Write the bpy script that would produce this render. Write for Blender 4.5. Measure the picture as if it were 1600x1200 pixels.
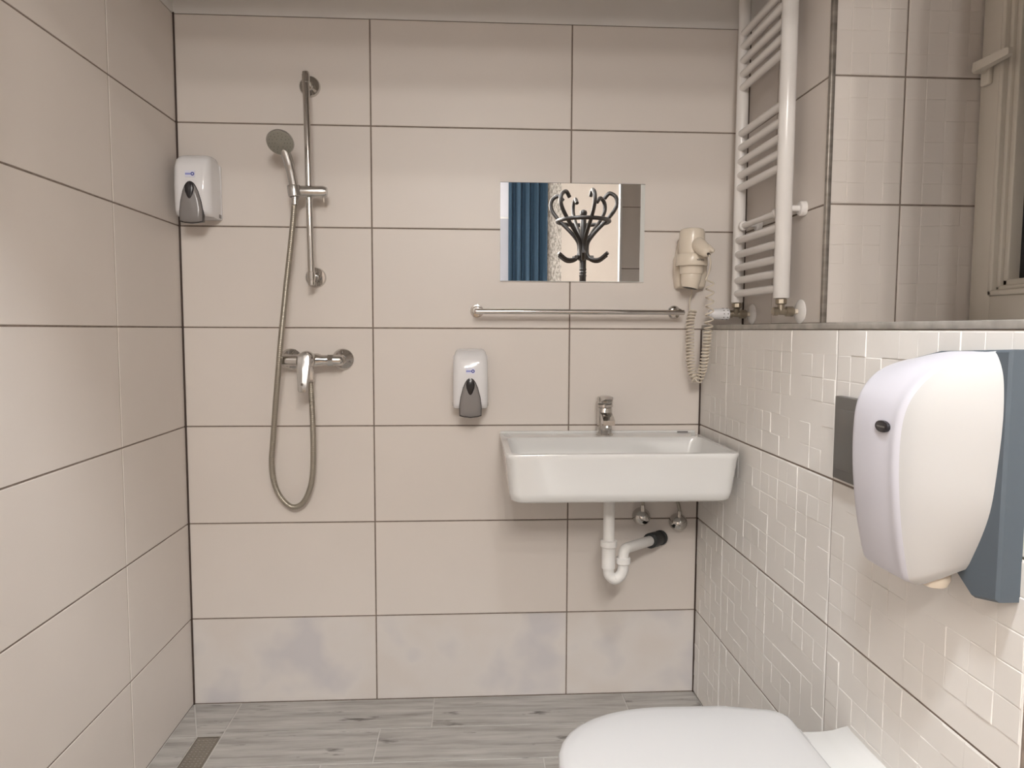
import bpy, bmesh, math, random
from mathutils import Vector, Matrix
random.seed(7)
PI = math.pi
scene = bpy.context.scene
for o in list(bpy.data.objects): bpy.data.objects.remove(o, do_unlink=True)

# ------------------------------------------------------------------ camera, world, exposure
F = 1119.91; CP = Vector((.8618, -2.2082, 1.169)); YAW, PIT, ROL = .0582, .0757, .0038
cam_d = bpy.data.cameras.new('camera'); cam = bpy.data.objects.new('camera', cam_d)
scene.collection.objects.link(cam); scene.camera = cam
cam_d.sensor_fit = 'HORIZONTAL'; cam_d.sensor_width = 36.0; cam_d.lens = F * 36.0 / 1600.0
cam_d.clip_start = .01
cam.matrix_world = (Matrix.Translation(CP) @ Matrix.Rotation(-YAW, 4, 'Z') @
                    Matrix.Rotation(PI / 2 - PIT, 4, 'X') @ Matrix.Rotation(ROL, 4, 'Z'))
world = bpy.data.worlds.new('world'); scene.world = world; world.use_nodes = True
world.node_tree.nodes['Background'].inputs[0].default_value = (.012, .013, .016, 1)   # night outside
scene.view_settings.view_transform = 'Standard'
scene.view_settings.look = 'None'
scene.view_settings.gamma = 1.0
scene.view_settings.use_curve_mapping = False
scene.view_settings.exposure = 0.0
BULB_COL, BULB_W = (1.0, .955, .905), 1020.0      # chandelier bulbs in the room behind the camera
LAMP_COL, LAMP_W = (.92, .96, 1.0), 240.0       # flush lamp on that room's ceiling, close to the doorway

def hit(u, v, ax, val):
    """photo pixel + a known plane (axis, value) -> world point on that plane"""
    X, Y = (u - 800) / F, (v - 600) / F
    c, s = math.cos(ROL), math.sin(ROL); X, Y = c * X + s * Y, -s * X + c * Y
    x, up = X, -Y
    c, s = math.cos(PIT), math.sin(PIT); y = c + s * up; z = -s + c * up
    c, s = math.cos(YAW), math.sin(YAW); d = Vector((c * x + s * y, -s * x + c * y, z))
    return CP + d * ((val - CP[ax]) / d[ax])

# ------------------------------------------------------------------ materials
def mat(name, col, rough=.5, metal=0., spec=.5, noise=None, bump=None, emit=None, coat=0., trans=0., sss=0.):
    m = bpy.data.materials.new(name); m.use_nodes = True
    nt = m.node_tree; b = nt.nodes['Principled BSDF']
    b.inputs['Base Color'].default_value = (*col, 1); b.inputs['Roughness'].default_value = rough
    b.inputs['Metallic'].default_value = metal; b.inputs['Specular IOR Level'].default_value = spec
    b.inputs['Coat Weight'].default_value = coat; b.inputs['Transmission Weight'].default_value = trans
    if emit:
        b.inputs['Emission Color'].default_value = (*emit[0], 1); b.inputs['Emission Strength'].default_value = emit[1]
    tc = nt.nodes.new('ShaderNodeTexCoord')
    if noise:   # (scale vector, amount, detail)
        mp = nt.nodes.new('ShaderNodeMapping'); mp.inputs['Scale'].default_value = noise[0]
        nt.links.new(tc.outputs['Object'], mp.inputs['Vector'])
        nz = nt.nodes.new('ShaderNodeTexNoise'); nz.inputs['Scale'].default_value = 1.0; nz.inputs['Detail'].default_value = noise[2]
        nt.links.new(mp.outputs[0], nz.inputs['Vector'])
        rp = nt.nodes.new('ShaderNodeValToRGB')
        a = noise[1]; rp.color_ramp.elements[0].position = .3; rp.color_ramp.elements[1].position = .7
        rp.color_ramp.elements[0].color = (*[c * (1 - a) for c in col], 1)
        rp.color_ramp.elements[1].color = (*[min(1, c * (1 + a)) for c in col], 1)
        nt.links.new(nz.outputs[0], rp.inputs[0]); nt.links.new(rp.outputs[0], b.inputs['Base Color'])
    if bump:
        n2 = nt.nodes.new('ShaderNodeTexNoise'); n2.inputs['Scale'].default_value = bump[0]; n2.inputs['Detail'].default_value = 3
        nt.links.new(tc.outputs['Object'], n2.inputs['Vector'])
        bp = nt.nodes.new('ShaderNodeBump'); bp.inputs['Strength'].default_value = bump[1]; bp.inputs['Distance'].default_value = .002
        nt.links.new(n2.outputs[0], bp.inputs['Height']); nt.links.new(bp.outputs[0], b.inputs['Normal'])
    return m

M = {}
M['tile'] = mat('cream_tile', (.70, .645, .60), .42, noise=((3, 3, 5), .02, 4), bump=(45, .03))
M['tile_relief'] = mat('white_relief_tile', (.76, .735, .705), .40, noise=((4, 4, 4), .02, 3))
M['tile_mottled'] = mat('mottled_tile', (.70, .645, .60), .5)
M['grout'] = mat('grout', (.23, .185, .155), .9, noise=((60, 60, 60), .15, 2))
M['silicone'] = mat('dark_silicone', (.055, .035, .028), .7)
M['ceiling'] = mat('ceiling_plaster', (.78, .76, .74), .9, noise=((3, 3, 3), .05, 3))
M['floor_grout'] = mat('floor_grout', (.52, .50, .47), .9)
M['plaster'] = mat('cream_plaster', (.66, .61, .565), .9, noise=((6, 6, 6), .02, 3))
M['white_paint'] = mat('white_paint', (.82, .81, .80), .45)
M['window_pvc'] = mat('cream_window_plastic', (.69, .64, .565), .4)
M['trim'] = mat('brushed_trim', (.42, .40, .37), .45, metal=.55, noise=((25, 25, 25), .2, 3))
M['trim_dark'] = mat('corner_profile_metal', (.30, .27, .24), .4, metal=.6, noise=((8, 8, 40), .35, 2))
M['ceramic'] = mat('white_ceramic', (.70, .70, .69), .08, coat=.3)
M['wc_plastic'] = mat('white_seat_plastic', (.575, .575, .58), .22)
M['chrome'] = mat('chrome', (.62, .60, .575), .10, metal=1.)
M['chrome_soft'] = mat('satin_chrome', (.60, .59, .575), .26, metal=1.)
M['hose'] = mat('steel_hose', (.40, .37, .315), .38, metal=.85)
M['grey_face'] = mat('grey_spray_plate', (.26, .25, .215), .5)
M['dark_dot'] = mat('dark_nozzle', (.13, .125, .11), .6)
M['white_plastic'] = mat('white_plastic', (.78, .775, .79), .09)
M['rad_white'] = mat('radiator_enamel', (.80, .775, .755), .25)
M['smoke'] = mat('smoked_grey_plastic', (.235, .22, .215), .22)
M['black_plastic'] = mat('black_plastic', (.018, .016, .018), .25)
M['sticker'] = mat('pale_sticker', (.72, .73, .84), .4)
M['sticker_mid'] = mat('blue_print', (.26, .29, .62), .4)
M['sticker_blue'] = mat('dark_blue_print', (.03, .05, .30), .4)
M['beige_plastic'] = mat('beige_plastic', (.73, .65, .545), .25)
M['print_dark'] = mat('dark_print', (.05, .04, .035), .5)
M['pipe'] = mat('white_pipe', (.78, .765, .745), .35)
M['rubber'] = mat('black_rubber', (.022, .025, .026), .55)
M['brass'] = mat('tarnished_nickel', (.36, .315, .25), .33, metal=.9)
M['mirror'] = mat('mirror_silver', (.93, .93, .92), .0, metal=1.)
M['mirror_edge'] = mat('mirror_glass_edge', (.70, .71, .69), .15, spec=.6)
M['lavender'] = mat('lavender_grey_plastic', (.60, .595, .655), .32)
M['gloss_white'] = mat('gloss_white_plastic', (.52, .515, .51), .12, coat=.2)
M['blue_grey'] = mat('blue_grey_plastic', (.082, .104, .126), .5)
M['dark_grey'] = mat('dark_grey_plastic', (.115, .108, .10), .4)
M['steel'] = mat('drain_steel', (.30, .27, .23), .4, metal=.7)
M['hole'] = mat('drain_dark', (.012, .011, .010), .8)
M['cord'] = mat('cream_cord', (.70, .63, .53), .4)
M['wood_dark'] = mat('dark_bentwood', (.010, .007, .006), .45)
M['curtain'] = mat('blue_curtain', (.036, .078, .128), .85)
M['glass_dark'] = mat('night_glass', (.02, .02, .022), .05, spec=.6)
M['blind'] = mat('white_blind', (.72, .73, .80), .6)
M['radi_low'] = mat('pale_panel', (.46, .47, .53), .6)
M['bulb'] = mat('bulb_glow', (.9, .85, .8), .4, emit=(BULB_COL, BULB_W))
M['lamp'] = mat('lamp_glow', (.9, .9, .9), .4, emit=(LAMP_COL, LAMP_W))
M['floorboards'] = mat('room_laminate', (.30, .22, .15), .5, noise=((2, 14, 2), .2, 5))

def ramp(nt, fac, stops):
    r = nt.nodes.new('ShaderNodeValToRGB'); e = r.color_ramp.elements
    while len(e) < len(stops): e.new(.5)
    for k, (p, c) in enumerate(stops): e[k].position = p; e[k].color = (*c, 1)
    nt.links.new(fac, r.inputs[0]); return r
def noise_node(nt, scale, sc, detail, rough=.5, coord='Object', rand=False):
    tc = nt.nodes.new('ShaderNodeTexCoord'); mp = nt.nodes.new('ShaderNodeMapping'); mp.inputs['Scale'].default_value = scale
    nt.links.new(tc.outputs[coord], mp.inputs[0])
    if rand:
        oi = nt.nodes.new('ShaderNodeObjectInfo'); ml = nt.nodes.new('ShaderNodeMath'); ml.operation = 'MULTIPLY'; ml.inputs[1].default_value = 37.
        nt.links.new(oi.outputs['Random'], ml.inputs[0])
        cx = nt.nodes.new('ShaderNodeCombineXYZ'); nt.links.new(ml.outputs[0], cx.inputs[0]); nt.links.new(ml.outputs[0], cx.inputs[1])
        nt.links.new(cx.outputs[0], mp.inputs['Location'])
    n = nt.nodes.new('ShaderNodeTexNoise'); n.inputs['Scale'].default_value = sc; n.inputs['Detail'].default_value = detail
    n.inputs['Roughness'].default_value = rough
    nt.links.new(mp.outputs[0], n.inputs['Vector']); return n.outputs[0]
def mix(nt, fac, a, b):
    m = nt.nodes.new('ShaderNodeMix'); m.data_type = 'RGBA'
    nt.links.new(fac, m.inputs[0])
    for s, v in ((6, a), (7, b)):
        if isinstance(v, tuple): m.inputs[s].default_value = (*v, 1)
        else: nt.links.new(v, m.inputs[s])
    return m.outputs[2]
# grey wood-look floor tile: long grain + dark knots
m = mat('grey_wood_tile', (.3, .29, .27), .45); nt = m.node_tree; b = nt.nodes['Principled BSDF']
g = ramp(nt, noise_node(nt, (2.2, 26, 1), 1.6, 8, .65, rand=True), [(.28, (.22, .205, .185)), (.5, (.38, .36, .335)), (.72, (.50, .48, .45))])
k = ramp(nt, noise_node(nt, (5, 22, 1), 1.2, 4, .6, rand=True), [(.615, (0, 0, 0)), (.70, (1, 1, 1))])
nt.links.new(mix(nt, k.outputs[0], g.outputs[0], (.10, .09, .08)), b.inputs['Base Color'])
M['plank'] = m
# bottom row of wall tiles: soft bluish grey patches from noise
m = M['tile_mottled']; nt = m.node_tree; b = nt.nodes['Principled BSDF']
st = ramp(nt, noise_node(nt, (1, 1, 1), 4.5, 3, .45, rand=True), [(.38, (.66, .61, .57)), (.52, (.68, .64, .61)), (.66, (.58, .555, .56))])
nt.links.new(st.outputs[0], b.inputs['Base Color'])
# speckled wallpaper
m = mat('speckled_wallpaper', (.8, .75, .7), .8); nt = m.node_tree; b = nt.nodes['Principled BSDF']
wp = ramp(nt, noise_node(nt, (70, 70, 26), 1.0, 3, .7), [(.42, (.70, .67, .63)), (.60, (.30, .28, .25))])
nt.links.new(wp.outputs[0], b.inputs['Base Color']); M['wallpaper'] = m

# ------------------------------------------------------------------ object helpers
COL = scene.collection
ORG = {}
def finish(o, parent, org, smooth):
    COL.objects.link(o)
    if parent is not None:
        o.parent = parent; ORG[o.name] = ORG[parent.name]
    else:
        o.location = org; ORG[o.name] = Vector(org)
    return o
def mesh(name, V, Fc, material, parent=None, org=(0, 0, 0), smooth=False, angle=40):
    base = ORG[parent.name] if parent is not None else Vector(org)
    me = bpy.data.meshes.new(name)
    me.from_pydata([tuple(Vector(v) - base) for v in V], [], Fc)
    me.materials.append(M[material] if isinstance(material, str) else material)
    bm = bmesh.new(); bm.from_mesh(me); bmesh.ops.recalc_face_normals(bm, faces=bm.faces)
    if smooth:
        for f in bm.faces: f.smooth = True
        for e in bm.edges:
            if len(e.link_faces) == 2 and e.calc_face_angle(0) > math.radians(angle): e.smooth = False
    bm.to_mesh(me); bm.free()
    return finish(bpy.data.objects.new(name, me), parent, org, smooth)
def thing(name, loc, label, cat, group=None):
    o = bpy.data.objects.new(name, None); o.empty_display_size = .05
    COL.objects.link(o); o.location = loc; ORG[o.name] = Vector(loc)
    o['label'] = label; o['category'] = cat
    if group: o['group'] = group
    return o
def tag(o, label, cat, group=None):
    o['label'] = label; o['category'] = cat
    if group: o['group'] = group
    return o
def struct(o, label=None):
    o['kind'] = 'structure'
    if label: o['label'] = label
    return o
def copy_tree(o, loc, parent=None):
    c = o.copy(); COL.objects.link(c); c.parent = parent
    if parent is None: c.location = loc
    for ch in list(o.children): copy_tree(ch, None, c)
    return c

def box_vf(lo, hi, bev=0.0, seg=2):
    lo, hi = Vector(lo), Vector(hi)
    bm = bmesh.new(); bmesh.ops.create_cube(bm, size=1)
    for v in bm.verts:
        v.co = Vector(((lo[i] + hi[i]) / 2 + v.co[i] * (hi[i] - lo[i]) for i in range(3)))
    if bev > 0: bmesh.ops.bevel(bm, geom=bm.edges[:], offset=bev, segments=seg, profile=.5, affect='EDGES')
    bm.verts.ensure_lookup_table(); bm.verts.index_update()
    V = [v.co.copy() for v in bm.verts]; Fc = [[v.index for v in f.verts] for f in bm.faces]
    bm.free(); return V, Fc
def box(name, lo, hi, material, parent=None, bev=0.0, org=None, seg=2):
    V, Fc = box_vf(lo, hi, bev, seg)
    return mesh(name, V, Fc, material, parent, org if org is not None else lo, smooth=bev > 0, angle=50)
def join(*parts):
    V, Fc = [], []
    for v, f in parts:
        n = len(V); V += list(v); Fc += [[i + n for i in q] for q in f]
    return V, Fc
def frame_for(d):
    d = d.normalized(); a = Vector((0, 0, 1)) if abs(d.z) < .9 else Vector((1, 0, 0))
    x = d.cross(a).normalized(); return x, d.cross(x).normalized()
def lathe_vf(p0, axis, prof, seg=24, cap=(True, True)):
    """prof: list of (distance along axis, radius)"""
    p0 = Vector(p0); d = Vector(axis).normalized(); x, y = frame_for(d)
    V, Fc = [], []
    for t, r in prof:
        for k in range(seg):
            a = 2 * PI * k / seg; V.append(p0 + d * t + (x * math.cos(a) + y * math.sin(a)) * r)
    n = len(prof)
    for i in range(n - 1):
        for k in range(seg):
            k2 = (k + 1) % seg; Fc.append([i * seg + k, i * seg + k2, (i + 1) * seg + k2, (i + 1) * seg + k])
    if cap[0]: Fc.append(list(range(seg)))
    if cap[1]: Fc.append([(n - 1) * seg + k for k in range(seg)])
    return V, Fc
def lathe(name, p0, axis, prof, material, parent=None, seg=24, org=None, angle=40):
    V, Fc = lathe_vf(p0, axis, prof, seg)
    return mesh(name, V, Fc, material, parent, org if org is not None else p0, True, angle)
def cyl(name, a, b, r, material, parent=None, seg=20, edge=.0, org=None, r2=None):
    a, b = Vector(a), Vector(b); L = (b - a).length; r2 = r if r2 is None else r2
    pr = [(0, r), (L, r2)] if edge <= 0 else [(0, r - edge), (edge, r), (L - edge, r2), (L, r2 - edge)]
    return lathe(name, a, b - a, pr, material, parent, seg, org)
def catmull(P, n=8):
    P = [Vector(p) for p in P]; Q = [P[0] * 2 - P[1]] + P + [P[-1] * 2 - P[-2]]; out = []
    for i in range(1, len(Q) - 2):
        for k in range(n):
            t = k / n; a, b, c, d = Q[i - 1], Q[i], Q[i + 1], Q[i + 2]
            out.append(.5 * ((2 * b) + (c - a) * t + (2 * a - 5 * b + 4 * c - d) * t * t + (3 * b - a - 3 * c + d) * t ** 3))
    out.append(P[-1]); return out
def resample(P, step):
    out = [P[0].copy()]; acc = 0.
    for a, b in zip(P, P[1:]):
        L = (b - a).length; t = step - acc
        while t <= L:
            out.append(a.lerp(b, t / L)); t += step
        acc = (acc + L) % step
    return out
def tube_vf(P, R, seg=10, caps=True):
    """R: radius, or list of radii; parallel-transport frame"""
    n = len(P); Rl = R if isinstance(R, list) else [R] * n
    T = [(P[min(i + 1, n - 1)] - P[max(i - 1, 0)]).normalized() for i in range(n)]
    x, y = frame_for(T[0]); V, Fc = [], []
    for i in range(n):
        if i:
            x = (x - T[i] * x.dot(T[i])).normalized()
        y = T[i].cross(x)
        for k in range(seg):
            a = 2 * PI * k / seg; V.append(P[i] + (x * math.cos(a) + y * math.sin(a)) * Rl[i])
    for i in range(n - 1):
        for k in range(seg):
            k2 = (k + 1) % seg; Fc.append([i * seg + k, i * seg + k2, (i + 1) * seg + k2, (i + 1) * seg + k])
    if caps: Fc += [list(range(seg)), [(n - 1) * seg + k for k in range(seg)]]
    return V, Fc
def tube(name, P, R, material, parent=None, seg=10, org=None):
    V, Fc = tube_vf([Vector(p) for p in P], R, seg)
    return mesh(name, V, Fc, material, parent, org if org is not None else P[0], True, 60)
def loft_vf(rings, cap=(True, True)):
    n = len(rings[0]); V = [v for r in rings for v in r]; Fc = []
    for i in range(len(rings) - 1):
        for k in range(n):
            k2 = (k + 1) % n; Fc.append([i * n + k, i * n + k2, (i + 1) * n + k2, (i + 1) * n + k])
    if cap[0]: Fc.append(list(range(n)))
    if cap[1]: Fc.append([(len(rings) - 1) * n + k for k in range(n)])
    return V, Fc
def loft(name, rings, material, parent=None, org=None, cap=(True, True), angle=35):
    V, Fc = loft_vf(rings, cap)
    return mesh(name, V, Fc, material, parent, org if org is not None else rings[0][0], True, angle)
def rrect(x0, x1, y0, y1, z, r, n=6):
    """rounded rectangle ring in the xy plane; r: one radius or four (x1y1, x0y1, x0y0, x1y0)"""
    rr = r if isinstance(r, (list, tuple)) else (r,) * 4; out = []
    for (cx, cy, q, a0) in ((x1, y1, rr[0], 0), (x0, y1, rr[1], 90), (x0, y0, rr[2], 180), (x1, y0, rr[3], 270)):
        ox = cx - q if cx == x1 else cx + q; oy = cy - q if cy == y1 else cy + q
        for k in range(n + 1):
            a = math.radians(a0 + 90 * k / n); out.append(Vector((ox + q * math.cos(a), oy + q * math.sin(a), z)))
    return out
def text_mesh(name, s, size, mtx, material, parent):
    cu = bpy.data.curves.new(name, 'FONT'); cu.body = s; cu.size = size; cu.align_x = 'CENTER'; cu.align_y = 'CENTER'
    t = bpy.data.objects.new(name, cu); COL.objects.link(t)
    me = bpy.data.meshes.new_from_object(t.evaluated_get(bpy.context.evaluated_depsgraph_get()))
    bpy.data.objects.remove(t); V = [mtx @ v.co for v in me.vertices]; Fc = [list(p.vertices) for p in me.polygons]
    return mesh(name, V, Fc, material, parent)

# ------------------------------------------------------------------ the room shell
XR, XU, XW = 1.5844, 1.715, 2.10       # half wall face, set-back wall face, window wall face
YN, YF = -.509, -1.345                 # niche wall facing the camera, wall with the doorway
ZT, ZC, ZL = 2.081, 2.5, 1.1724       # top of the tiling, ceiling, top tile edge of half wall
ZJ = [0, .2724, .5724, .8724, 1.1724, 1.4724, 1.7724, ZT]
J = .0042                              # joint width
TC = {}
def tile_mesh(du, dv, relief=0, seed=0):
    key = (round(du, 4), round(dv, 4), relief, seed)
    if key in TC: return TC[key]
    t, b = .006, .0009; V, Fc = [], []
    def slab(u0, u1, v0, v1, h, bb, low):
        n = len(V)
        for (q, w) in ((0, low), (0, h[0] if False else None), (bb, 'h')):
            for i, (uu, vv) in enumerate(((u0, v0), (u1, v0), (u1, v1), (u0, v1))):
                su, sv = (1, -1, -1, 1)[i], (1, 1, -1, -1)[i]
                z = low if w == low else (h[i] - (bb if w is None else 0))
                V.append((uu + su * q, vv + sv * q, z))
        for r in range(2):
            for i in range(4):
                i2 = (i + 1) % 4; Fc.append([n + r * 4 + i, n + r * 4 + i2, n + r * 4 + 4 + i2, n + r * 4 + 4 + i])
        Fc.append([n + 8, n + 9, n + 10, n + 11])
    slab(0, du, 0, dv, [0] * 4, b, -t)
    if relief:
        rnd = random.Random(seed * 91 + int(du * 1000) * 7 + int(dv * 1000))
        cs = .05; u = 0.0; k0 = 0
        nu, nv = max(1, round(du / cs)), max(1, round(dv / cs)); cu, cv = du / nu, dv / nv
        for i in range(nu):
            for j in range(nv):
                if rnd.random() < .30: continue
                base = rnd.choice((.0006, .0012, .0018)) * relief
                tu, tv = rnd.uniform(-.0008, .0008) * relief, rnd.uniform(-.0008, .0008) * relief
                h = [max(.00025, base + tu * a + tv * c) for a, c in ((-1, -1), (1, -1), (1, 1), (-1, 1))]
                e = .0006
                u0, u1 = max(i * cu, .0012), min((i + 1) * cu, du - .0012); v0, v1 = max(j * cv, .0012), min((j + 1) * cv, dv - .0012)
                slab(u0 + e, u1 - e, v0 + e, v1 - e, h, .0009, -.001)
    me = bpy.data.meshes.new('tile'); me.from_pydata(V, [], Fc); TC[key] = me
    bm = bmesh.new(); bm.from_mesh(me); bmesh.ops.recalc_face_normals(bm, faces=bm.faces); bm.to_mesh(me); bm.free()
    return me
def lay(parent, origin, uax, nrm, us, vs, material='tile', relief=0, skip=None, mottled=False):
    """tiles of a wall: us / vs are joint positions along uax and z"""
    o3 = Vector(origin); U = Vector(uax); N = Vector(nrm); W = Vector((0, 0, 1))
    flip = U.cross(W).dot(N) < 0
    for i in range(len(us) - 1):
        for j in range(len(vs) - 1):
            if skip and skip(i, j): continue
            du, dv = us[i + 1] - us[i] - J, vs[j + 1] - vs[j] - J
            me = tile_mesh(du, dv, relief, (i * 5 + j * 3) % 4 if relief else 0)
            mm = M['tile_mottled'] if (mottled and j == 0) else M[material]
            key = (me.name, mm.name)
            if key not in TC:
                c = me.copy(); c.materials.append(mm); c.name = 'tile'; TC[key] = c
            t = bpy.data.objects.new('tile', TC[key]); COL.objects.link(t); t.parent = parent
            off = random.uniform(-.0002, .0002)
            p = o3 + U * (us[i] + J / 2) + W * (vs[j] + J / 2) + N * off - ORG[parent.name]
            if flip: p = p + U * du; ux = -U
            else: ux = U
            t.matrix_local = Matrix(((ux.x, 0, N.x, p.x), (ux.y, 0, N.y, p.y), (ux.z, 1, N.z, p.z), (0, 0, 0, 1)))
R_ = .0018    # joint recess
T_ = .12
# back wall
wb = struct(box('wall_back', (-T_, R_, -.05), (XU + .5, T_, ZC + .03), 'grout', org=(0, 0, 0)), 'cream tiled wall with the shower and basin')
bx = [0, .5661, 1.1681, XR]
lay(wb, (0, 0, 0), (1, 0, 0), (0, -1, 0), bx, ZJ[:5], mottled=True)
lay(wb, (0, 0, 0), (1, 0, 0), (0, -1, 0), bx[:3] + [XU], ZJ[4:])
box('corner_joint', (-.001, -.0035, 0), (.0045, R_, ZT + .002), 'silicone', wb)
box('corner_joint', (XR - .0045, -.0035, 0), (XR + .001, R_, ZL - .002), 'silicone', wb)
box('corner_joint', (XU - .0045, -.0035, ZL + .013), (XU + .001, R_, ZT), 'silicone', wb)
box('upper_plaster', (0, -.0006, ZT), (XU, R_, ZC), 'ceiling', wb)
# left wall
wl = struct(box('wall_left', (-T_, YF, -.05), (-R_, .0, ZC + .03), 'grout', org=(0, 0, 0)), 'cream tiled wall beside the shower corner')
lay(wl, (0, 0, 0), (0, -1, 0), (1, 0, 0), [0, .3953, .9973, -YF], ZJ)
box('upper_plaster', (-R_, YF, ZT), (.0006, 0, ZC), 'ceiling', wl)
# half wall
wr = struct(box('wall_right_lower', (XR + R_, YF, -.05), (XU + .02, 0, ZL), 'grout', org=(XR, 0, 0)), 'half-height wall of white relief tiles behind the toilet')
lay(wr, (XR, 0, 0), (0, -1, 0), (-1, 0, 0), [0, .2317, .8337, -YF], ZJ[:5], 'tile_relief', .6)
# set-back wall behind the towel radiator, niche wall, window wall
wu = struct(box('wall_right_upper', (XU + R_, YN + R_, ZL), (XW + .1, 0, ZC + .03), 'grout', org=(XU, 0, ZL)), 'set-back tiled wall behind the towel radiator')
ZU = [ZL + .0145, 1.4724, 1.7724, ZT]
lay(wu, (XU, 0, 0), (0, -1, 0), (-1, 0, 0), [0, .208, -YN], ZU)
lay(wu, (XU, YN, 0), (1, 0, 0), (0, -1, 0), [0, .182, XW - XU], ZU, 'tile', .6)
box('upper_plaster', (XU - .0006, YN, ZT), (XU + R_, 0, ZC), 'ceiling', wu)
box('upper_plaster', (XU, YN - .0006, ZT), (XW, YN + R_, ZC), 'ceiling', wu)
ww = struct(box('wall_right_window', (XW, YF, ZL), (XW + .14, YN, ZL + .02), 'plaster', org=(XW, YF, ZL)))
box('pier', (XW, YF, ZL + .02), (XW + .14, -1.24, ZC + .03), 'plaster', ww)
box('head', (XW, -1.24, 2.02), (XW + .14, YN, ZC + .03), 'plaster', ww)
# ledge of the half wall with its metal edge profile
box('ledge_top', (XR + .006, YF, ZL), (XW, YN, ZL + .0115), 'tile_relief', wr)
box('ledge_top', (XR + .006, YN, ZL), (XU, 0, ZL + .0115), 'tile_relief', wr)
struct(box('trim_1', (XR - .0015, YF, ZL), (XR + .012, 0, ZL + .0125), 'trim', bev=.0015, org=(XR, YF, ZL)), 'grey metal edge profile along the ledge')
struct(box('trim_2', (XU - .0035, YN - .0035, ZL + .0125), (XU + .009, YN + .009, ZT), 'trim_dark', bev=.0025, org=(XU, YN, ZL)), 'dull metal corner profile beside the window niche')
# wall with the doorway (behind the frame of the photograph) and its lintel
DX0, DX1, DZ = .16, 1.603, 2.06
YB = YF - .11
wf = struct(box('wall_front', (DX1, YF - .03, -.05), (XW + .14, YF - R_, ZC + .03), 'grout', org=(0, YF, 0)), 'wall with the doorway')
box('wall_piece', (-T_, YB, -.05), (DX0, YF - R_, ZC + .03), 'plaster', wf)
box('lintel', (DX0, YB, DZ), (DX1, YF, ZC + .03), 'plaster', wf)
lay(wf, (DX1 + .003, YF, 0), (1, 0, 0), (0, 1, 0), [0, XW - DX1 - .003], [ZL + .0145, 1.4724, 1.7724, ZT])
tr = struct(box('trim_3', (DX1 - .006, YF - .036, 0), (DX1 + .005, YF + .004, DZ), 'white_paint', bev=.002))
struct(box('trim_4', (DX0 - .012, YB - .01, 0), (DX0 + .012, YF + .006, DZ), 'white_paint', bev=.002))
# ceiling
struct(box('ceiling', (-T_, YF, ZC), (XW + .1, .02, ZC + .08), 'ceiling', org=(0, 0, ZC)), 'grey-white plaster ceiling')
# floor of wood-look tiles
fl = struct(box('floor', (-T_, YB, -.08), (XW, .02, -R_), 'floor_grout', org=(0, 0, 0)), 'grey wood-look plank tile floor')
FJ = .0036
def plank(poly):
    """convex polygon (x,y) -> slab with bevel"""
    c = Vector((sum(p[0] for p in poly) / len(poly), sum(p[1] for p in poly) / len(poly), 0))
    V, n = [], len(poly)
    def inset(q):
        out = []
        for i in range(n):
            p, a, b = Vector((*poly[i], 0)), Vector((*poly[i - 1], 0)), Vector((*poly[(i + 1) % n], 0))
            d1, d2 = (p - a).normalized(), (b - p).normalized()
            n1, n2 = Vector((-d1.y, d1.x, 0)), Vector((-d2.y, d2.x, 0))
            if n1.dot(c - p) < 0: n1 = -n1
            if n2.dot(c - p) < 0: n2 = -n2
            bs = n1 + n2; k = q / max(.3, bs.dot(n1)); out.append(p + bs * k)
        return out
    r0 = inset(FJ / 2); r1 = inset(FJ / 2 + .0008)
    rings = [[p + Vector((0, 0, -.006)) for p in r0], [p + Vector((0, 0, -.0008)) for p in r0], r1]
    V, Fc = loft_vf(rings)
    o = mesh('plank_tile', V, Fc, 'plank', fl, smooth=False)
    # own origin so that each plank has its own grain
    for v in o.data.vertices: v.co -= c
    o.location = c
DRX0, DRX1, DRY0 = .080, .145, -.187
PH = .168
def row(y0, y1, xs):
    for a, b_ in zip(xs, xs[1:]): plank([(a, y1), (b_, y1), (b_, y0), (a, y0)])
row(0, -PH, [DRX1 + .002, .747, 1.349, XR])
plank([(.004, -.004), (DRX1 + .002, -.004), (DRX1 + .002, DRY0 + .002), (DRX0 - .002, DRY0 + .002)])
plank([(0, 0), (DRX0 - .002, DRY0 + .002), (0, DRY0 + .002)])
xo = [.597, .459, .30, .747, .597, .459, .30]
for k in range(1, 8):
    y0 = -PH * k; y1 = max(-PH * (k + 1), YB)
    xs = [DRX1 + .002, xo[k - 1]] + [xo[k - 1] + .602 * q for q in (1, 2) if xo[k - 1] + .602 * q < XR - .02] + [XR]
    row(y0, y1, xs)
    if k * PH > .0: plank([(0, min(y0, DRY0)), (DRX0 - .002, min(y0, DRY0)), (DRX0 - .002, y1), (0, y1)])
# room behind the camera
RX0, RX1, RY, RZ = -.7, 2.9, -5.60, 2.90
struct(box('floor_room', (RX0, RY, -.08), (RX1, YB, -.002), 'floorboards'), 'laminate floor of the room outside')
struct(box('ceiling_room', (RX0, RY, RZ), (RX1, YB, RZ + .08), 'white_paint'))
struct(box('wall_room_left', (RX0 - .1, RY, -.05), (RX0, YB, RZ + .05), 'plaster'))
struct(box('wall_room_right', (RX1, RY, -.05), (RX1 + .1, YB, RZ + .05), 'plaster'))
struct(box('wall_room_doorway', (RX0, YB - .002, ZC + .03), (RX1, YB + .02, RZ + .05), 'plaster'))
struct(box('wall_room_side', (RX0, YB - .002, -.05), (-T_, YB + .02, RZ), 'plaster'))
struct(box('wall_room_flank', (XW + .1, YB - .002, -.05), (RX1, YB + .02, RZ), 'plaster'))
wrb = struct(box('wall_room_back', (RX0, RY - .1, -.05), (RX1, RY, RZ + .05), 'plaster'), 'cream wall seen in the mirror')
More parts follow.
